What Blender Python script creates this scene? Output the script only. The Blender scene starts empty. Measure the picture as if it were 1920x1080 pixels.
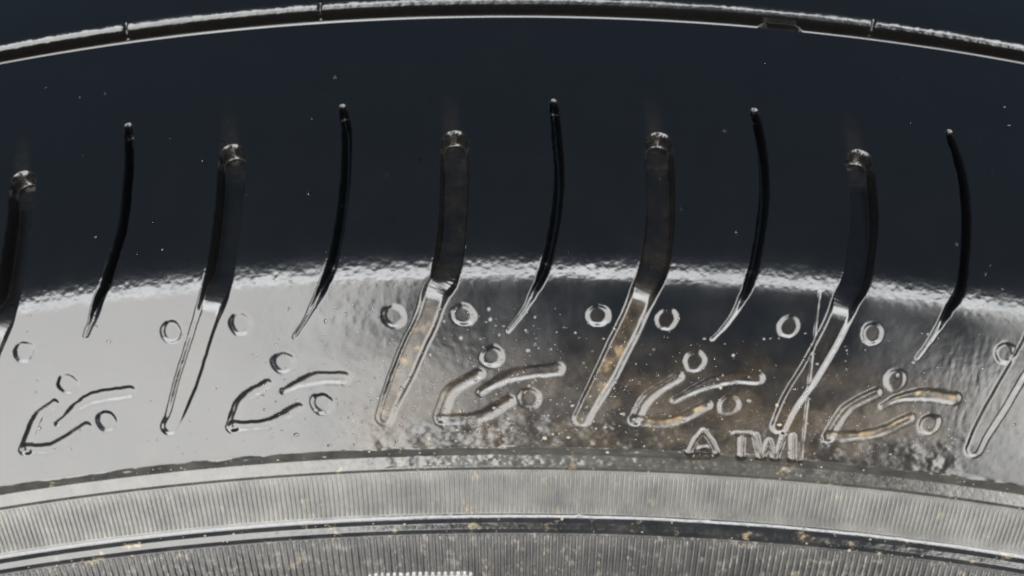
import bpy, math, random
import numpy as np

# ---------------------------------------------------------------- camera, world, lamps, exposure
scene = bpy.context.scene
AXIS_Z = 0.352                         # height of the tyre's axis (it stands on z = 0)
cam_data = bpy.data.cameras.new('camera')
cam = bpy.data.objects.new('camera', cam_data)
scene.collection.objects.link(cam)
cam.location = (0.0, -0.20252, 0.51358 + AXIS_Z)
cam.rotation_euler = (math.radians(90 - 42), 0, 0)
cam_data.sensor_width = 36.0
cam_data.lens = 72.32
cam_data.clip_start = 0.01
cam_data.clip_end = 100.0
scene.camera = cam

world = bpy.data.worlds.new('World')
scene.world = world
world.use_nodes = True
bg = world.node_tree.nodes['Background']
bg.inputs['Color'].default_value = (0.40, 0.66, 1.0, 1)
bg.inputs['Strength'].default_value = 0.24

def lamp(name, x0, x1, z0, z1, radiance, color):
    """an upright rectangle of daylight in front of the tyre, facing it"""
    la = bpy.data.lights.new(name, 'AREA')
    la.shape = 'RECTANGLE'
    la.size = x1 - x0
    la.size_y = z1 - z0
    la.energy = radiance * math.pi * (x1 - x0) * (z1 - z0)
    la.color = color
    ob = bpy.data.objects.new(name, la)
    scene.collection.objects.link(ob)
    ob.location = ((x0 + x1) / 2, -1.5, (z0 + z1) / 2 + AXIS_Z)
    ob.rotation_euler = (math.radians(90), 0, 0)
    return ob
# the bright opening in front of the tyre, with a dark gap where the photographer stands
WARM = (1.0, 0.985, 0.955)
lamp('opening_lamp', -3.0, -0.20, 0.60, 1.75, 11.5, WARM)
lamp('opening_lamp', -3.0, -0.07, -0.30, 0.60, 12.0, WARM)
lamp('opening_lamp', 0.90, 3.0, 0.60, 1.75, 12.0, WARM)
lamp('opening_lamp', 0.64, 3.0, -0.30, 0.60, 12.0, WARM)
lamp('opening_lamp', -3.0, 3.0, 1.75, 3.15, 18.0, (0.97, 0.99, 1.0))

scene.view_settings.view_transform = 'Standard'
scene.view_settings.look = 'None'
scene.view_settings.gamma = 1.0
scene.view_settings.exposure = 0.0
scene.view_settings.use_curve_mapping = False
scene.render.engine = 'CYCLES'
scene.cycles.filter_width = 2.2

# ---------------------------------------------------------------- measured pattern (degrees round the axis, mm along the section)
GROOVES= [[(-11.462, -19.874), (-11.419, -14.231), (-11.445, -8.933), (-11.538, -3.158), (-11.72, 0.467), (-12.049, 3.809), (-12.562, 8.579), (-13.18, 13.736), (-13.496, 16.316)], [(-6.455, -19.929), (-6.44, -14.346), (-6.477, -8.208), (-6.592, -1.737), (-6.757, 1.788), (-7.141, 6.644), (-7.61, 12.306), (-8.099, 17.708), (-8.316, 19.503)], [(-1.319, -20.175), (-1.296, -14.145), (-1.322, -8.014), (-1.388, -3.078), (-1.525, 1.319), (-1.726, 3.267), (-1.956, 6.973), (-2.279, 10.566), (-2.574, 14.209), (-2.892, 17.898), (-3.061, 20.292)], [(3.366, -20.405), (3.382, -13.738), (3.342, -6.761), (3.189, -0.398), (2.983, 3.042), (2.751, 6.832), (2.456, 10.902), (2.188, 14.65), (1.863, 18.455), (1.686, 20.758)], [(8.039, -20.194), (8.084, -15.551), (8.065, -10.171), (7.964, -5.813), (7.813, -0.585), (7.617, 2.173), (7.499, 4.984), (7.256, 9.156), (6.989, 13.018), (6.667, 16.955), (6.494, 20.329)], [(12.754, -20.541), (12.83, -14.086), (12.714, -8.62), (12.521, -3.36), (12.332, 0.635), (12.147, 5.207), (11.901, 9.563), (11.687, 13.716), (11.471, 17.851), (11.379, 20.594)]]
SIPES= [[(-9.017, -27.21), (-8.9, -21.94), (-8.874, -16.229), (-8.91, -9.547), (-9.089, -4.607), (-9.253, -1.189), (-9.407, 0.522), (-9.625, 3.235), (-9.882, 5.612)], [(-3.936, -27.025), (-3.807, -22.316), (-3.79, -14.789), (-3.858, -8.639), (-3.983, -2.895), (-4.145, 0.4), (-4.352, 2.802), (-4.638, 5.578), (-5.021, 8.496)], [(0.963, -27.201), (1.017, -22.549), (1.078, -14.119), (0.997, -7.978), (0.837, -2.244), (0.66, 1.391), (0.483, 3.514), (0.244, 6.032), (-0.098, 8.715)], [(5.65, -27.253), (5.758, -21.393), (5.77, -13.936), (5.653, -7.737), (5.483, -1.944), (5.363, 1.017), (5.236, 3.192), (4.962, 6.548), (4.632, 9.003)], [(10.317, -27.4), (10.455, -22.58), (10.519, -17.856), (10.477, -11.436), (10.347, -4.457), (10.236, -0.834), (10.028, 1.853), (9.77, 5.695), (9.499, 9.008)]]
DOTS= [(-11.42, 6.601), (-7.863, 6.381), (-6.245, 6.222), (-2.71, 6.333), (-1.122, 6.42), (1.964, 6.393), (3.546, 6.569), (6.376, 6.524), (8.342, 6.38), (11.555, 6.708), (-10.555, 11.825), (-5.361, 11.901), (-0.473, 12.15), (4.283, 12.14), (9.084, 12.369), (-9.822, 17.734), (-4.547, 17.977), (0.42, 17.971), (5.203, 17.971), (10.126, 17.977)]
MARKS= [[[(-10.989, 14.3), (-11.496, 16.04), (-12.012, 20.295)], [(-11.965, 20.178), (-11.286, 20.355), (-10.347, 18.123)], [(-11.035, 17.197), (-10.157, 14.414), (-9.128, 14.004)]], [[(-5.789, 14.711), (-6.444, 16.834), (-6.783, 20.343)], [(-6.758, 20.356), (-5.944, 20.346), (-5.121, 18.382)], [(-5.429, 15.839), (-4.726, 14.449), (-3.966, 14.469)]], [[(-0.791, 14.58), (-1.458, 16.995), (-1.736, 20.523)], [(-1.701, 20.986), (-0.771, 20.535), (-0.064, 18.354)], [(-0.761, 17.052), (0.063, 14.678), (1.065, 13.892)]], [[(3.927, 14.406), (3.244, 17.441), (2.963, 20.696)], [(2.992, 20.919), (3.869, 20.701), (4.666, 18.165)], [(3.875, 17.73), (4.541, 15.488), (5.228, 14.115), (5.81, 13.952)]], [[(8.683, 14.372), (8.108, 16.783), (7.838, 19.474), (7.74, 21.389)], [(7.766, 21.374), (8.842, 20.105), (9.599, 17.506)], [(8.903, 16.211), (9.236, 14.843), (9.845, 13.881), (10.572, 13.867)]]]
LETTERS= {'triangle': [[(4.64, 21.693), (4.471, 23.14), (4.358, 24.891), (4.462, 25.863), (4.986, 25.583), (5.041, 24.657), (4.862, 23.008), (4.64, 21.693)], [(4.612, 24.338), (4.766, 24.13)]], 'T': [[(5.418, 21.95), (5.795, 21.798)], [(5.6, 21.878), (5.664, 25.547)]], 'W': [[(5.929, 21.896), (6.151, 25.346), (6.276, 22.596), (6.504, 25.108), (6.624, 21.735)]], 'I': [[(6.845, 21.628), (6.934, 25.147)]]}
SEAM= [(6.975, 1.534), (6.987, 5.995), (7.035, 11.872), (7.078, 18.657), (7.16, 25.712)]
BAR= [(-3.77, 46.11), (-1.189, 46.562)]
WEAR= [5.947, 6.239, 6.895, 7.273]
NOTCH= [-15.017, -9.442, -4.64, 8.813, 13.668]
PROFILE= [(-54.256, 3.0), (-48.092, 8.0), (-47.698, 25.0), (-46.992, 68.0), (-46.65, 96.0), (-45.15, 97.0), (-44.89, 70.0), (-44.369, 20.0), (-44.265, 7.0), (-21.522, 11.0), (-6.239, 17.0), (-2.215, 24.0), (-0.0, 38.0), (2.108, 54.0), (4.237, 60.0), (14.455, 64.0), (24.789, 67.0), (25.259, 98.0), (26.491, 98.0), (26.777, 66.0), (28.41, 66.0), (28.554, 100.0), (29.015, 100.0), (29.217, 70.0), (35.73, 70.0), (35.957, 40.0), (36.319, 40.0), (36.487, 95.0), (37.338, 95.0), (37.524, 58.0), (38.205, 58.0), (38.391, 98.0), (39.053, 98.0), (39.369, 74.0), (48.244, 76.0), (68.275, 84.0), (95.33, 96.0), (103.62, 105.33305162268614)]


rng = np.random.default_rng(7)
random.seed(7)
R0 = 335.0                             # radius at the shoulder edge, mm
XS = math.radians(1) * 328.0           # mm of arc per degree

# ---------------------------------------------------------------- section of the tyre
_g = -44.27                            # the circumferential groove: near edge, near wall, floor, far wall, far edge
PROFILE = [(-95.0, -2.0), (_g - 16.0, 4.0), (_g - 9.3, 8.0), (_g - 8.8, 25.0), (_g - 7.9, 66.0), (_g - 7.3, 93.0), (_g - 6.6, 94.0), (_g - 6.3, 86.0),
           (_g - 4.7, 3.0), (_g - 2.75, -2.0), (_g - 2.4, -85.0), (_g - 0.3, -85.0), (_g, 7.0)] + [p for p in PROFILE if p[0] > -44.0]
_s = np.array([p[0] for p in PROFILE]); _t = np.radians([p[1] for p in PROFILE])
SS = np.arange(-95.0, 103.0, 0.02)
TT = np.interp(SS, _s, _t)
_c, _n = np.cos(TT), np.sin(TT)
YY = -np.concatenate([[0], np.cumsum((_c[1:] + _c[:-1]) / 2 * 0.02)])
RR = -np.concatenate([[0], np.cumsum((_n[1:] + _n[:-1]) / 2 * 0.02)])
_i0 = np.argmin(abs(SS)); YY -= YY[_i0]; RR += R0 - RR[_i0]
def section(s):
    return np.interp(s, SS, YY), np.interp(s, SS, RR), np.interp(s, SS, TT)

# ---------------------------------------------------------------- small numeric helpers
def smooth(x):
    x = np.clip(x, 0, 1); return x * x * (3 - 2 * x)

def vnoise(x, y, seed):
    g = np.random.default_rng(seed).random((256, 256))
    xi = np.floor(x).astype(int); yi = np.floor(y).astype(int)
    fx = smooth(x - xi); fy = smooth(y - yi)
    a = g[xi & 255, yi & 255]; b = g[(xi + 1) & 255, yi & 255]
    c = g[xi & 255, (yi + 1) & 255]; d = g[(xi + 1) & 255, (yi + 1) & 255]
    return (a * (1 - fx) + b * fx) * (1 - fy) + (c * (1 - fx) + d * fx) * fy - 0.5

def fbm(x, y, scale, seed, octaves=4):
    v = 0; amp = 1
    for o in range(octaves):
        k = 2.03 ** o / scale
        v = v + amp * vnoise(x * k + 31.7 * o, y * k + 11.3 * o, seed + o); amp *= 0.5
    return v

def curve(pts, n=48):
    p = np.array(pts, float); p[:, 0] *= XS
    if len(p) == 2:
        u = np.linspace(0, 1, n)[:, None]; return p[0] * (1 - u) + p[1] * u
    q = np.vstack([2 * p[0] - p[1], p, 2 * p[-1] - p[-2]])
    out = []
    for i in range(len(p) - 1):
        for u in np.linspace(0, 1, max(4, n // (len(p) - 1)), endpoint=False):
            a, b, c, d = q[i], q[i + 1], q[i + 2], q[i + 3]
            out.append(0.5 * (2 * b + (c - a) * u + (2 * a - 5 * b + 4 * c - d) * u * u + (3 * b - a - 3 * c + d) * u ** 3))
    out.append(p[-1]); return np.array(out)

# ---------------------------------------------------------------- the grid of the visible sector
EDGE, FAR = 13.95, 21.5
fine = np.linspace(-EDGE, EDGE, 1180)
side = np.linspace(EDGE, FAR, 130)[1:]
TH = np.concatenate([-side[::-1], fine, side])
def spaced(a, b, step): return np.arange(a, b, step)
SG = np.concatenate([spaced(-94, -60, 2.0), spaced(-60, -54.6, 0.4), spaced(-54.6, -43.9, 0.09), spaced(-43.9, -3, 0.18),
                     spaced(-3, 4.2, 0.1), spaced(4.2, 24.6, 0.13), spaced(24.6, 29.4, 0.07), spaced(29.4, 35.5, 0.3),
                     spaced(35.5, 39.6, 0.07), spaced(39.6, 44.4, 0.3), spaced(44.4, 47.6, 0.09), spaced(47.6, 54, 0.6), spaced(54, 103, 3.0)])
NS, NT = len(SG), len(TH)
X = TH * XS
H = np.zeros((NS, NT)); DIRT = np.zeros((NS, NT)); LAB = np.zeros((NS, NT), np.int32); GRAIN = np.zeros((NS, NT))
XX, SV = np.meshgrid(X, SG)

# regions by section position
REG = [('center_rib', -200, -48.9), ('groove_floor', -48.9, -44.4), ('shoulder_rib', -44.4, -2.4), ('sidewall', -2.4, 24.85), ('trim_ring', 24.85, 28.95),
       ('serrated_ring', 28.95, 35.75), ('bead_ring', 35.75, 39.2), ('serrated_ring', 39.2, 300)]
for i, (nm, a, b) in enumerate(REG):
    LAB[(SG >= a) & (SG < b), :] = i
NLAB = len(REG)
PARTS = []                             # (label id, name, parent key, extra)

def window(c, pad):
    x0, x1 = c[:, 0].min() - pad, c[:, 0].max() + pad
    s0, s1 = c[:, 1].min() - pad, c[:, 1].max() + pad
    i = slice(*np.searchsorted(SG, [s0, s1])); j = slice(*np.searchsorted(X, [x0, x1]))
    return i, j

def dist(c, i, j):
    x, s = XX[i, j], SV[i, j]
    best = np.full(x.shape, 1e9); par = np.zeros(x.shape); side_ = np.zeros(x.shape)
    seg = np.linalg.norm(np.diff(c, axis=0), axis=1); cum = np.concatenate([[0], np.cumsum(seg)])
    for k in range(len(c) - 1):
        a, b = c[k], c[k + 1]; d = b - a; L2 = max(d @ d, 1e-12)
        u = np.clip(((x - a[0]) * d[0] + (s - a[1]) * d[1]) / L2, 0, 1)
        dd = np.hypot(x - a[0] - u * d[0], s - a[1] - u * d[1])
        m = dd < best
        best[m] = dd[m]; par[m] = (cum[k] + u[m] * seg[k]) / cum[-1]
    return best, par

def new_label(name, parent, extra=None):
    global NLAB
    PARTS.append((NLAB, name, parent, extra)); NLAB += 1
    return NLAB - 1

def cx_(x): return x / XS
# gentle unevenness of the moulded rubber, and its grain near the shoulder
wav = fbm(XX, SV, 14, 3, 3)
H += 0.05 * wav * smooth((SV + 6) / 8) * smooth((25.0 - SV) / 3)
grainy = np.exp(-((SV + 0.2) / 2.0) ** 2) + 1.1 * np.exp(-((SV + 52.6) / 0.9) ** 2)
H += grainy * (0.050 * fbm(XX * 0.85, SV, 0.52, 11, 2) + 0.045 * fbm(XX * 0.7, SV, 1.3, 15, 2))
H += 0.011 * fbm(XX, SV, 1.1, 19, 3) * smooth((SV - 2) / 3) * smooth((24.6 - SV) / 1)
H += 0.22 * fbm(XX * 0.35, SV, 1.2, 23, 3) * np.exp(-((SV - 25.4) / 0.7) ** 2)       # worn, ragged trim edge
H += 0.05 * fbm(XX * 0.35, SV, 0.8, 27, 2) * np.exp(-((SV - 37.6) / 0.5) ** 2)
H += 0.03 * fbm(XX * 0.3, SV, 0.6, 29, 2) * np.exp(-((SV - 36.1) / 0.3) ** 2)
GRAIN[:] = np.clip(grainy + 0.10, 0, 1)

streak_zone = smooth((cx_(XX) - 9.6) / 0.8) * smooth((12.3 - cx_(XX)) / 0.8) * smooth((SV - 3) / 3) * smooth((20 - SV) / 6)
H += 0.014 * streak_zone * fbm(XX * 1.6, SV * 0.5, 0.9, 91, 3)
streak_zone = smooth((cx_(XX) + 5.5) / 1.5) * smooth((9 - cx_(XX)) / 1.5) * smooth((SV - 1) / 2) * smooth((11 - SV) / 6)
H += 0.005 * streak_zone * fbm(XX * 1.5, SV * 0.3, 0.9, 95, 3)

# dried mud left low on the sidewall between the puddled wet patches
cx = (XX / XS)
mud_zone = smooth((cx + 4.6) / 1.4) * smooth((11.6 - cx) / 1.2) * smooth((SV - 7) / 12) * smooth((25.6 - SV) / 1.0)
mudn = fbm(XX * 0.8, SV, 3.2, 41, 4)
mud = (0.35 + 0.65 * smooth((mudn + 0.25) / 0.6)) * mud_zone
crust = mud_zone * smooth((SV - 18.5) / 3.5)
H += crust * (0.07 * fbm(XX * 0.5, SV, 0.9, 47, 3) + 0.10 * np.clip(fbm(XX * 0.7, SV, 2.0, 51, 3), 0, 1))
ring_mud = smooth((cx + 4.2) / 1.5) * smooth((9.0 - cx) / 2.0) * smooth((SV - 24.6) / 0.4) * smooth((28.4 - SV) / 0.5)
H += ring_mud * (0.10 * fbm(XX * 0.6, SV, 0.9, 57, 3) + 0.05)
DIRT = np.maximum(DIRT, 0.65 * mud)
DIRT = np.maximum(DIRT, np.exp(-((SV - 26.1) / 0.7) ** 2) * (0.55 + 0.5 * fbm(XX, SV, 2.5, 61, 3)))
DIRT = np.maximum(DIRT, 0.25 * smooth((fbm(XX * .7, SV, 5, 67, 4) - 0.05) / 0.4) * smooth((SV - 4) / 12) * smooth((25 - SV) / 1))

def channel(c, width, depth, wall, name, parent, margin=0.25, dirt=0.0, extra=None, raised=False, rag=0.12, sharp_start=False):
    """carve (or raise) a round-ended channel along the curve; width(u), depth(u) in mm"""
    global H, DIRT
    i, j = window(c, 4.0)
    if i.stop <= i.start or j.stop <= j.start: return None
    dd, u = dist(c, i, j)
    dd = np.maximum(dd + rag * fbm(XX[i, j], SV[i, j], 0.9, 37, 2), 0)
    w = width(u) / 2
    wl = wall if not sharp_start else 0.36 + (0.88 - 0.36) * smooth((SV[i, j] - 0.5) / 4.0)
    prof = smooth((w + wl * 0.5 - dd) / wl)
    if raised: H[i, j] += depth(u) * prof
    else: H[i, j] -= depth(u) * prof
    m = dd < w + wl * 0.5 + margin
    lab = new_label(name, parent, extra)
    LAB[i, j][m] = lab
    if not m.any(): return None
    if dirt:
        x, s = XX[i, j], SV[i, j]
        DIRT[i, j] = np.maximum(DIRT[i, j], prof * (0.3 + 0.7 * smooth((s - 2) / 5)) * np.clip(dirt * (0.8 + 1.0 * fbm(x, s, 1.6, 71, 3)), 0, 1))
    return lab

def shift(pts, d): return [(a + d, s) for a, s in pts]
pitch = (GROOVES[4][4][0] - GROOVES[1][4][0]) / 3
grooves = [(g, 0.25) for g in GROOVES]
grooves[2] = (GROOVES[2], 0.7); grooves[3] = (GROOVES[3], 0.75); grooves[4] = (GROOVES[4], 0.12); grooves[1] = (GROOVES[1], 0.2)
grooves += [(shift(GROOVES[0], -pitch), .2), (shift(GROOVES[0], -2 * pitch), .2), (shift(GROOVES[5], pitch), .2), (shift(GROOVES[5], 2 * pitch), .2)]
for n, (g, dirt) in enumerate(grooves):
    c = curve(g, 60)
    sv = c[:, 1]; uu = np.linspace(0, 1, len(c))
    seg = np.linalg.norm(np.diff(c, axis=0), axis=1); cum = np.concatenate([[0], np.cumsum(seg)]); cum /= cum[-1]
    dep = 0.44 + 2.8 * (1 - smooth((sv + 3.0) / 8.5))
    dep *= 0.75 + 0.25 * smooth((sv - sv[0]) / 3.0)
    dep *= 1 - 0.35 * smooth((sv - sv[-1] + 4) / 4)
    wid = 3.4 - 0.65 * smooth((sv - 0) / 6.0) + 0.05 * np.sin(sv * 0.5 + n) - 0.7 * smooth((sv - sv[-1] + 7) / 7)
    c2 = c.copy()
    channel(c2, lambda u, k=cum, w=wid: np.interp(u, k, w), lambda u, k=cum, d=dep: np.interp(u, k, d), 0.55, 'lateral_groove', 'tyre', dirt=dirt, sharp_start=True, rag=0.05)
    # shallow fading run-out above the groove
    top = c[0]; tail = np.stack([np.linspace(top[0] - 0.2, top[0] - 1.0, 12), np.linspace(top[1] + 0.4, top[1] - 9.5, 12)], 1)
    i, j = window(tail, 4.0)
    if i.stop > i.start and j.stop > j.start:
        dd, u = dist(tail, i, j)
        H[i, j] -= 0.16 * (1 - u) * smooth((1.9 - dd) / 1.7)
        DIRT[i, j] = np.maximum(DIRT[i, j], 0.18 * (1 - u) * smooth((1.7 - dd) / 1.5))

sipes = [s for s in SIPES] + [shift(SIPES[0], -pitch), shift(SIPES[0], -2 * pitch), shift(SIPES[4], pitch), shift(SIPES[4], 2 * pitch)]
for g in sipes:
    c = curve(g, 54); sv = c[:, 1]
    seg = np.linalg.norm(np.diff(c, axis=0), axis=1); cum = np.concatenate([[0], np.cumsum(seg)]); cum /= cum[-1]
    dep = 0.28 + 2.3 * (1 - smooth((sv + 1) / 6))
    wid = np.where(sv < 0, 0.98, 0.98 - 0.85 * smooth(sv / 9)); wid *= 0.85 + 0.15 * smooth((sv - sv[0]) / 5)
    channel(c, lambda u, k=cum, w=wid: np.interp(u, k, w), lambda u, k=cum, d=dep: np.interp(u, k, d), 0.5, 'sipe', 'tyre')

dots = list(DOTS)
marks = [m for m in MARKS]
for k in (1, 2):
    marks += [[shift(st, -k * pitch) for st in MARKS[0]], [shift(st, k * pitch + 0.45) for st in MARKS[4]]]
    dots += [(DOTS[1][0] - (k + 1) * pitch, DOTS[1][1]), (DOTS[0][0] - k * pitch, DOTS[0][1]), (DOTS[9][0] + k * pitch, DOTS[9][1]), (DOTS[8][0] + k * pitch, DOTS[8][1]),
             (DOTS[10][0] - k * pitch, DOTS[10][1]), (DOTS[14][0] + k * pitch, DOTS[14][1]), (DOTS[15][0] - k * pitch, DOTS[15][1]), (DOTS[19][0] + k * pitch, DOTS[19][1])]
for n, (a, s) in enumerate(dots):
    c = np.array([[a * XS, s]]); i, j = window(c, 3.0)
    if i.stop <= i.start or j.stop <= j.start: continue
    x, sv = XX[i, j] - a * XS, SV[i, j] - s
    ang = np.arctan2(sv, x)
    r = np.hypot(x, sv) * (1 + 0.05 * np.sin(2 * ang + n) + 0.02 * np.sin(3 * ang + 2.3 * n) + 0.11 * fbm(XX[i, j], SV[i, j], 0.8, 39, 2))
    H[i, j] -= (0.23 + 0.05 * math.sin(n * 1.7)) * smooth((1.75 - r) / 0.85)
    m = r < 2.1
    LAB[i, j][m] = new_label('dimple', 'sidewall')
    DIRT[i, j] = np.maximum(DIRT[i, j], 0.12 * smooth((1.4 - r) / 0.4) * smooth((a + 5) / 3))
for n, strokes in enumerate(marks):
    key = ('mark', n)
    for q, st in enumerate(strokes):
        c = curve(st, 30)
        if q == 2: wid = lambda u: 0.45 + 0.95 * smooth(u / 0.6)
        elif q == 0: wid = lambda u: 1.0 + 0.25 * u
        else: wid = lambda u: 1.15 - 0.1 * u
        dirt = {3: 1.0, 4: 1.05, 1: 0.3, 2: 0.4}.get(n, 0.15)
        if n == 3 and q != 1: dirt = 0.35
        if n == 4 and q == 0: dirt = 0.15
        channel(c, wid, lambda u: 0.26 - 0.0 * u, 0.98, 'stroke', key, margin=0.12, dirt=dirt)

# raised lettering, triangle, mould seam, bar
i, j = window(np.array([[4.55 * XS, 22.0], [7.25 * XS, 25.2]]), 1.0)
plate = smooth((np.minimum.reduce([XX[i, j] - 4.45 * XS, 7.3 * XS - XX[i, j], (SV[i, j] - 21.6) * 3]) + 0.4) / 0.6)
DIRT[i, j] = np.maximum(DIRT[i, j], 0.55 * plate * np.clip(0.8 + fbm(XX[i, j], SV[i, j], 1.3, 83, 3), 0, 1) * smooth((25.4 - SV[i, j]) / 0.4))
for nm, strokes in LETTERS.items():
    cs = [np.vstack([curve([st[k], st[k + 1]], 8) for k in range(len(st) - 1)]) for st in strokes]
    allc = np.vstack(cs); i, j = window(allc, 2.0)
    best = np.full(XX[i, j].shape, 1e9)
    for c in cs:
        best = np.minimum(best, dist(c, i, j)[0])
    hw = 0.30 if nm != 'triangle' else 0.2
    pr_ = smooth((hw + 0.26 - best) / 0.50)
    H[i, j] += 0.24 * pr_
    name = {'triangle': 'triangle_mark'}.get(nm, 'letter_' + nm.lower())
    LAB[i, j][best < hw + 0.45] = new_label(name, 'sidewall')
channel(curve(SEAM, 40), lambda u: 0.14 + 0 * u, lambda u: 0.09 + 0.03 * np.sin(u * 40), 0.34, 'mould_seam', 'sidewall', margin=0.05, raised=True, dirt=0.25)
c = curve([(BAR[0][0], 46.28), (BAR[1][0], 46.46)], 20)
channel(c, lambda u: 0.9 + 0 * u, lambda u: 0.95 + 0 * u, 0.4, 'raised_bar', 'sidewall', margin=0.15, raised=True)

# cuts across the edge of the central rib and the wear bar at the foot of the step
for n, a in enumerate(NOTCH):
    a += 0.0
    c = np.array([[a * XS - 0.1, -50.6], [a * XS, -52.8], [a * XS + 0.3, -56.0]])
    channel(c, lambda u: 0.35 + 0 * u, lambda u: (0.15 + 0.75 * smooth(u * 4.0)) * (1 - smooth((u - 0.3) / 0.5)), 0.5, 'rib_cut', 'tyre', margin=0.1)
RAISE = np.zeros((NS, NT))
wz = np.interp(cx, [WEAR[0] - 0.1, WEAR[1], WEAR[2], WEAR[3]], [0, 1, 1, 0])
_, r_edge, _ = section(-44.6)
_, r_grid, _ = section(SG)
in_groove = (SG > -51.6) & (SG < -44.6)
RAISE += np.where(in_groove[:, None], np.maximum(0, (r_edge - 2.6 + 1.5 * smooth(wz)) - r_grid[:, None]), 0) * (wz > 0)
wm = (cx > WEAR[0] - 0.15) & (cx < WEAR[3] + 0.05) & (SV > -51.4) & (SV < -45.0)
LAB[wm] = new_label('wear_bar', 'tyre')
DIRT = np.maximum(DIRT, 0.06 * smooth((SV + 52.0) / 0.5) * smooth((-48.6 - SV) / 0.6))
DIRT = np.clip(DIRT, 0, 1)

# ---------------------------------------------------------------- vertices
ys, rs, ts = section(SG)
ny, nr = -np.sin(ts), np.cos(ts)
r3 = rs[:, None] + H * nr[:, None] + RAISE
y3 = ys[:, None] + H * ny[:, None]
th = np.radians(TH)[None, :]
V = np.stack([r3 * np.sin(th), y3, r3 * np.cos(th)], -1).reshape(-1, 3) * 0.001
DIRTF, GRAINF = DIRT.reshape(-1), GRAIN.reshape(-1)
idx = np.arange(NS * NT).reshape(NS, NT)
Q = np.stack([idx[:-1, :-1], idx[:-1, 1:], idx[1:, 1:], idx[1:, :-1]], -1).reshape(-1, 4)[:, ::-1]
L4 = np.maximum.reduce([LAB[:-1, :-1], LAB[:-1, 1:], LAB[1:, 1:], LAB[1:, :-1]])
base4 = LAB[:-1, :-1]
FL = np.where(L4 >= len(REG), L4, base4).reshape(-1)

# ---------------------------------------------------------------- materials
def nodes_of(name):
    m = bpy.data.materials.new(name); m.use_nodes = True
    nt = m.node_tree
    return m, nt, nt.nodes['Principled BSDF'], (lambda t, **k: new_node(nt, t, k))
def new_node(nt, t, k):
    n = nt.nodes.new(t)
    for a, b in k.items():
        if a in n.inputs: n.inputs[a].default_value = b
        else: setattr(n, a, b)
    return n
def ramp(nt, src, p0, p1, c0, c1):
    r = nt.nodes.new('ShaderNodeValToRGB')
    r.color_ramp.elements[0].position = p0; r.color_ramp.elements[0].color = c0
    r.color_ramp.elements[1].position = p1; r.color_ramp.elements[1].color = c1
    nt.links.new(src, r.inputs[0]); return r.outputs[0]
def G(v): return (v, v, v, 1)

def mix(nt, fac, a, b):
    m = nt.nodes.new('ShaderNodeMix'); m.data_type = 'RGBA'
    nt.links.new(fac, m.inputs[0])
    for sock, v in ((m.inputs[6], a), (m.inputs[7], b)):
        if isinstance(v, tuple): sock.default_value = v
        else: nt.links.new(v, sock)
    return m.outputs[2]
def noise(nt, scale, detail=4, rough=0.55):
    tc = nt.nodes.new('ShaderNodeNewGeometry'); n = nt.nodes.new('ShaderNodeTexNoise')
    n.inputs['Scale'].default_value = scale; n.inputs['Detail'].default_value = detail; n.inputs['Roughness'].default_value = rough
    nt.links.new(tc.outputs['Position'], n.inputs['Vector']); return n.outputs['Fac']
def math_(nt, op, a, b):
    m = nt.nodes.new('ShaderNodeMath'); m.operation = op
    for s, v in ((m.inputs[0], a), (m.inputs[1], b)):
        if isinstance(v, (int, float)): s.default_value = v
        else: nt.links.new(v, s)
    return m.outputs[0]

def wet_rubber():
    m, nt, p, nn = nodes_of('wet_rubber')
    at = nt.nodes.new('ShaderNodeAttribute'); at.attribute_name = 'dirt'
    ag = nt.nodes.new('ShaderNodeAttribute'); ag.attribute_name = 'grain'
    tone = ramp(nt, noise(nt, 900, 3), 0.35, 0.7, (0.085, 0.050, 0.017, 1), (0.15, 0.108, 0.056, 1))
    speck = ramp(nt, noise(nt, 2600, 2), 0.60, 0.72, G(0), G(1))
    d = at.outputs['Fac']
    fac = math_(nt, 'MULTIPLY', d, math_(nt, 'ADD', 0.17, math_(nt, 'MULTIPLY', speck, 0.35)))
    heavy = ramp(nt, d, 0.62, 0.95, G(0), G(0.75))
    fac = math_(nt, 'MAXIMUM', fac, math_(nt, 'MULTIPLY', heavy, ramp(nt, noise(nt, 500, 3), 0.35, 0.6, G(0.2), G(1))))
    col = mix(nt, fac, (0.0020, 0.0021, 0.0023, 1), tone)
    nt.links.new(col, p.inputs['Base Color'])
    rr = ramp(nt, noise(nt, 120, 5), 0.3, 0.75, G(0.10), G(0.24))
    rg = math_(nt, 'ADD', rr, math_(nt, 'ADD', math_(nt, 'MULTIPLY', d, 0.13), math_(nt, 'MULTIPLY', ag.outputs['Fac'], 0.10)))
    nt.links.new(rg, p.inputs['Roughness'])
    p.inputs['IOR'].default_value = 1.5
    b1 = nt.nodes.new('ShaderNodeBump'); b1.inputs['Distance'].default_value = 0.00003
    nt.links.new(noise(nt, 2200, 3), b1.inputs['Height'])
    nt.links.new(math_(nt, 'MULTIPLY', ag.outputs['Fac'], 0.8), b1.inputs['Strength'])
    nt.links.new(b1.outputs[0], p.inputs['Normal'])
    return m

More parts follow.
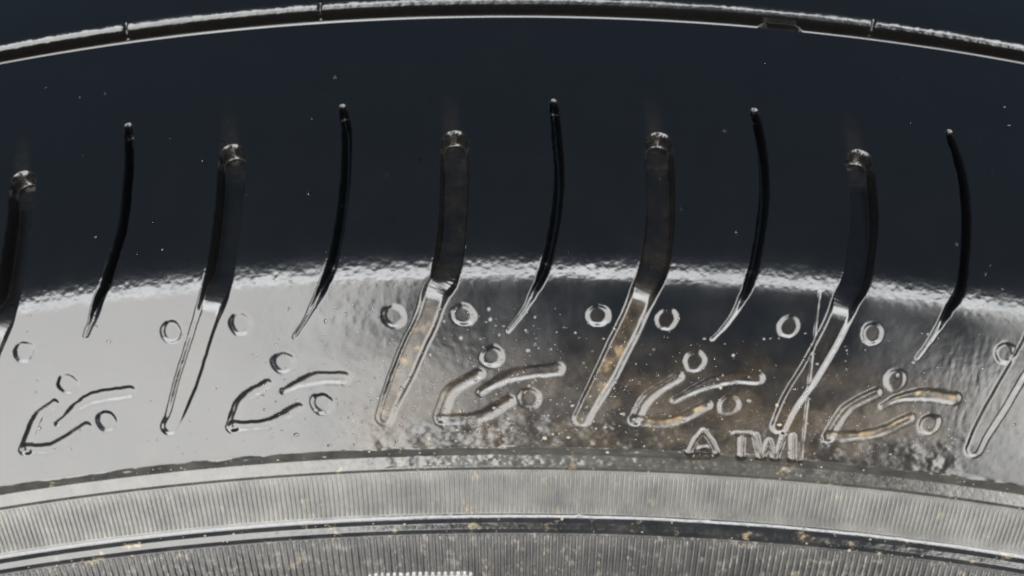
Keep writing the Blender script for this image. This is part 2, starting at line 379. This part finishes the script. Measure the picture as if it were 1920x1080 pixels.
def dusty_rubber(name, a, b, rough, fleck=None):
    m, nt, p, nn = nodes_of(name)
    n1 = noise(nt, 260, 5); n2 = noise(nt, 1500, 3)
    col = ramp(nt, n1, 0.3, 0.72, a, b)
    tan = ramp(nt, noise(nt, 420, 6, 0.7), 0.60, 0.70, G(0), G(0.75))
    if fleck:
        col = mix(nt, ramp(nt, noise(nt, 700, 4, 0.65), 0.57, 0.63, G(0), G(0.8)), col, fleck)
    nt.links.new(mix(nt, tan, col, (0.13, 0.10, 0.062, 1)), p.inputs['Base Color'])
    nt.links.new(ramp(nt, n2, 0.3, 0.7, G(rough - 0.1), G(rough + 0.1)), p.inputs['Roughness'])
    bp = nt.nodes.new('ShaderNodeBump'); bp.inputs['Distance'].default_value = 0.00005; bp.inputs['Strength'].default_value = 0.6
    nt.links.new(n2, bp.inputs['Height']); nt.links.new(bp.outputs[0], p.inputs['Normal'])
    return m

def plain(name, col, rough, trans=0.0, ior=1.45):
    m, nt, p, nn = nodes_of(name)
    v = nt.nodes.new('ShaderNodeHueSaturation')
    c = ramp(nt, noise(nt, 700, 2), 0.3, 0.7, tuple(x * 0.75 for x in col[:3]) + (1,), tuple(min(1, x * 1.2) for x in col[:3]) + (1,))
    nt.links.new(c, v.inputs['Color']); nt.links.new(v.outputs[0], p.inputs['Base Color'])
    p.inputs['Roughness'].default_value = rough; p.inputs['Transmission Weight'].default_value = trans; p.inputs['IOR'].default_value = ior
    return m

M_WET = wet_rubber()
M_BAND = dusty_rubber('dusty_rubber', (0.028, 0.027, 0.0242, 1), (0.062, 0.0595, 0.053, 1), 0.42)
M_BAND2 = dusty_rubber('dull_rubber', (0.004, 0.0038, 0.0035, 1), (0.024, 0.022, 0.019, 1), 0.40, (0.06, 0.056, 0.048, 1))
M_TRIM = dusty_rubber('trim_rubber', (0.010, 0.0095, 0.008, 1), (0.028, 0.026, 0.022, 1), 0.2)
M_BEAD = dusty_rubber('glossy_rubber', (0.004, 0.004, 0.004, 1), (0.012, 0.011, 0.01, 1), 0.16)
M_HIGHLIGHT = plain('highlight_rubber', (0.2, 0.2, 0.19), 0.4)  # pale base colour paints the bright highlight onto the raised bar
M_FOAM = plain('foam', (0.055, 0.054, 0.05), 0.3)
M_WATER = plain('water', (1, 1, 1), 0.03, 1.0, 1.33)
M_GRIT = plain('grit', (0.11, 0.095, 0.07), 0.6)

# ---------------------------------------------------------------- mesh objects
col_ = scene.collection
def mesh_object(name, verts, faces, material, parent, attrs=None, smooth_=True):
    me = bpy.data.meshes.new(name)
    me.vertices.add(len(verts)); me.vertices.foreach_set('co', np.ascontiguousarray(verts, np.float32).ravel())
    k = faces.shape[1]
    me.loops.add(faces.size); me.loops.foreach_set('vertex_index', np.ascontiguousarray(faces, np.int32).ravel())
    me.polygons.add(len(faces)); me.polygons.foreach_set('loop_start', np.arange(0, faces.size, k, dtype=np.int32))
    me.polygons.foreach_set('use_smooth', np.full(len(faces), smooth_))
    for nm, arr in (attrs or {}).items():
        a = me.attributes.new(nm, 'FLOAT', 'POINT'); a.data.foreach_set('value', np.ascontiguousarray(arr, np.float32))
    me.update(calc_edges=True); me.validate()
    me.materials.append(material)
    ob = bpy.data.objects.new(name, me); col_.objects.link(ob)
    if parent is not None: ob.parent = parent
    return ob

def holder(name, parent=None):
    o = bpy.data.objects.new(name, None); o.empty_display_size = 0.01; col_.objects.link(o); o.parent = parent
    return o

tyre = holder('tyre')
tyre.location = (0, 0, 0)
tyre['label'] = 'wet black rubber tyre with curved tread grooves and dusty ribbed sidewall rings'
tyre['category'] = 'tyre'

order = np.argsort(FL, kind='stable'); sorted_l = FL[order]
def faces_of(l):
    a, b = np.searchsorted(sorted_l, [l, l + 1]); return Q[order[a:b]]
def cut_out(l, name, material, parent):
    f = faces_of(l)
    if len(f) == 0: return None
    u, invx = np.unique(f, return_inverse=True)
    ob = mesh_object(name, V[u], invx.reshape(f.shape), material, parent, {'dirt': DIRTF[u], 'grain': GRAINF[u]})
    return ob
def seat(ob, parent):                  # parts keep their mesh coordinates about the axis
    ob.location = (0, 0, AXIS_Z) if parent is tyre else (0, 0, 0)

REGOB = []
for l, (nm, a, b) in enumerate(REG):
    mat = {'serrated_ring': M_BAND, 'trim_ring': M_TRIM, 'bead_ring': M_BEAD}.get(nm, M_WET)
    if l == 7: mat = M_BAND2
    ob = cut_out(l, nm, mat, tyre); seat(ob, tyre); REGOB.append(ob)
sidewall = REGOB[3]
REGOB[5]['label'] = 'upper ring of fine pale dusty ribs'
REGOB[7]['label'] = 'lower ring of coarser dark ribs'
mark_holders = {}
for l, nm, parent, extra in PARTS:
    if isinstance(parent, tuple):
        if len(faces_of(l)) == 0: continue
        if parent not in mark_holders:
            h = holder('swirl_mark', tyre); h.location = (0, 0, AXIS_Z); mark_holders[parent] = h
        par = mark_holders[parent]
    else: par = tyre if parent == 'tyre' else sidewall
    if nm == 'raised_bar': par = REGOB[7]
    ob = cut_out(l, nm, M_HIGHLIGHT if nm == 'raised_bar' else M_WET, par)
    if ob: seat(ob, par)

# ---------------------------------------------------------------- ribs of the two serrated rings
def rib_mesh(s0, s1, width, height, n=6):
    prof = [(-0.5, -0.12), (-0.36, 0.55), (-0.12, 1.0), (0.12, 1.0), (0.36, 0.55), (0.5, -0.12)]
    vs, fs = [], []
    st = np.linspace(s0, s1, n)
    for k, s in enumerate(st):
        y, r, t = section(s)
        hh = height * (0.25 if k in (0, n - 1) else 1.0)
        for a, h in prof:
            vs.append((a * width, y - math.sin(t) * h * hh, r + math.cos(t) * h * hh))
    m = len(prof)
    for k in range(n - 1):
        for q in range(m - 1):
            fs.append((k * m + q, (k + 1) * m + q, (k + 1) * m + q + 1, k * m + q + 1))
    return np.array(vs) * 0.001, np.array(fs)

def rotate(vs, a):
    c, s = math.cos(a), math.sin(a); o = vs.copy()
    o[:, 0] = vs[:, 0] * c + vs[:, 2] * s; o[:, 2] = -vs[:, 0] * s + vs[:, 2] * c
    return o

def ring_ribs(parent, s0, s1, step, width, height, mat, reach):
    vs, fs = rib_mesh(s0, s1, width, height)
    first = None
    n = int(reach / step)
    for k in range(-n, n + 1):
        a = math.radians(k * step + rng.normal(0, step * 0.03))
        if first is None:
            ob = first = mesh_object('rib', vs, fs, mat, parent)
        else:
            ob = first.copy(); col_.objects.link(ob)
        ob.rotation_euler = (0, a, 0)
    allv, allf = [], []; c = 0
    for k in list(range(-int(FAR / step), -n)) + list(range(n + 1, int(FAR / step) + 1)):
        allv.append(rotate(vs, math.radians(k * step))); allf.append(fs + c); c += len(vs)
    ob = mesh_object('farther_ribs', np.vstack(allv), np.vstack(allf), mat, parent); ob['kind'] = 'stuff'
ring_ribs(REGOB[5], 29.35, 35.55, 0.1235, 0.37, 0.32, M_BAND, 14.0)
ring_ribs(REGOB[7], 39.55, 52.0, 0.172, 0.48, 0.5, M_BAND2, 14.0)

# ---------------------------------------------------------------- the rest of the tyre, all the way round
cs = np.concatenate([np.arange(-94, 102, 2.5), [102.5]])
cy, cr, ct = section(cs)
y_far = cy[0] * 2
loop_y = np.concatenate([cy[::-1], (y_far - cy)[1:]]); loop_r = np.concatenate([cr[::-1], cr[1:]])
inner_y = loop_y[::-1] * 0.93 + 0.07 * cy[0]; inner_r = np.maximum(loop_r[::-1] - 9, loop_r.min() - 1)
loop_y = np.concatenate([loop_y, inner_y]); loop_r = np.concatenate([loop_r, inner_r])
def sweep(ly, lr, angs, closed_section):
    ang = np.radians(angs)[:, None]
    v = np.stack([lr[None] * np.sin(ang), np.broadcast_to(ly[None], (len(angs), len(ly))), lr[None] * np.cos(ang)], -1)
    n, m = v.shape[:2]; ix = np.arange(n * m).reshape(n, m)
    a, b = ix[:-1], ix[1:]
    if closed_section:
        f = np.stack([a, b, np.roll(b, -1, 1), np.roll(a, -1, 1)], -1)
    else:
        f = np.stack([a[:, :-1], b[:, :-1], b[:, 1:], a[:, 1:]], -1)
    return v.reshape(-1, 3) * 0.001, f.reshape(-1, 4)
v1, f1 = sweep(loop_y, loop_r, np.linspace(FAR, 360 - FAR, 170), True)
k = len(cs)                             # the sector in view: only the far half and the lining
v2, f2 = sweep(loop_y[k - 1:], loop_r[k - 1:], np.linspace(-FAR, FAR, 30), False)
ob = mesh_object('carcass', np.vstack([v1, v2]), np.vstack([f1, f2 + len(v1)]), M_WET, tyre,
                 {'dirt': np.zeros(len(v1) + len(v2)), 'grain': np.full(len(v1) + len(v2), 0.1)})
seat(ob, tyre)

# ---------------------------------------------------------------- water beads and grit on the rubber
ICO_V, ICO_F = [], []
def bead_shape():
    vs, fs = [], []
    rings, seg = 4, 8
    for a in range(rings):
        ph = (a + 0.0) / rings * math.pi / 2
        for b in range(seg):
            t = 2 * math.pi * b / seg
            vs.append((math.cos(ph) * math.cos(t), math.cos(ph) * math.sin(t), math.sin(ph)))
    vs.append((0, 0, 1))
    for a in range(rings - 1):
        for b in range(seg):
            c = (b + 1) % seg
            fs.append((a * seg + b, a * seg + c, (a + 1) * seg + c)); fs.append((a * seg + b, (a + 1) * seg + c, (a + 1) * seg + b))
    for b in range(seg): fs.append(((rings - 1) * seg + b, (rings - 1) * seg + (b + 1) % seg, rings * seg))
    return np.array(vs), np.array(fs)
BV, BF = bead_shape()
def scatter(name, spots, mat, label, cat, flat, jag):
    av, af = [], []; c = 0
    for a, s, r in spots:
        i = min(np.searchsorted(SG, s), NS - 1); j = min(np.searchsorted(TH, a), NT - 1)
        y, rr, t = section(s)
        h = H[i, j]
        p = np.array([0, y - math.sin(t) * h, rr + math.cos(t) * h + RAISE[i, j]])
        ez = np.array([0, -math.sin(t), math.cos(t)]); ey = np.array([0, math.cos(t), math.sin(t)]); ex = np.array([1, 0, 0])
        asp = rng.uniform(0.8, 1.3)
        v = BV * (1 + jag * rng.normal(0, 1, (len(BV), 1)))
        w = p + r * (v[:, :1] * ex * asp + v[:, 1:2] * ey / asp + (v[:, 2:3] * flat - 0.05) * ez)
        av.append(rotate(w, math.radians(a))); af.append(BF + c); c += len(BV)
    ob = mesh_object(name, np.vstack(av) * 0.001, np.vstack(af), mat, None)
    ob.location = (0, 0, AXIS_Z)
    ob['kind'] = 'stuff'; ob['label'] = label; ob['category'] = cat
    return ob
spots = []
for _ in range(850):                   # fine beads, thickest about the muddy middle of the sidewall
    a = rng.normal(-0.6, 3.2) if rng.random() < 0.7 else rng.uniform(-6, 12)
    s = rng.uniform(4.5, 24.6) if rng.random() < 0.4 else rng.normal(17, 4.5)
    if 3.5 < s < 24.7 and abs(a) < 13: spots.append((a, s, min(0.34, rng.lognormal(-2.45, 0.5))))
for _ in range(130): spots.append((rng.uniform(-13, 13), rng.uniform(-40, 2), min(0.3, rng.lognormal(-2.1, 0.45))))
for _ in range(120): spots.append((rng.uniform(-13, 13), rng.uniform(4, 24), min(0.3, rng.lognormal(-2.3, 0.5))))
scatter('water_beads', spots, M_WATER, 'tiny clear water beads scattered over the tyre sidewall', 'water drops', 0.75, 0.02)
spots = []
for _ in range(190):
    a = rng.normal(-1.0, 2.8) if rng.random() < 0.6 else rng.uniform(-5, 10.5)
    s = rng.uniform(5.5, 24.6)
    if abs(a) < 11: spots.append((a, s, min(0.30, rng.lognormal(-2.2, 0.5))))
scatter('foam_bubbles', spots, M_FOAM, 'pale foam bubbles dotted over the dark middle of the sidewall', 'foam', 0.6, 0.06)
spots = []
for _ in range(150):
    a = rng.uniform(-5, 11.5); s = rng.normal(21, 3.2)
    if 8 < s < 25.2: spots.append((a, s, min(0.3, rng.lognormal(-2.5, 0.55))))
for _ in range(110):
    spots.append((rng.uniform(-13.5, 13.5), rng.choice([25.9, 28.6, 35.6, 36.9, 38.9]) + rng.normal(0, 0.25), min(0.28, rng.lognormal(-2.3, 0.45))))
for _ in range(60): spots.append((rng.uniform(-13.5, 13.5), rng.uniform(29.5, 46), min(0.25, rng.lognormal(-2.4, 0.5))))
scatter('grit', spots, M_GRIT, 'pale tan grit caught along the tyre rings and mud', 'grit', 0.7, 0.14)
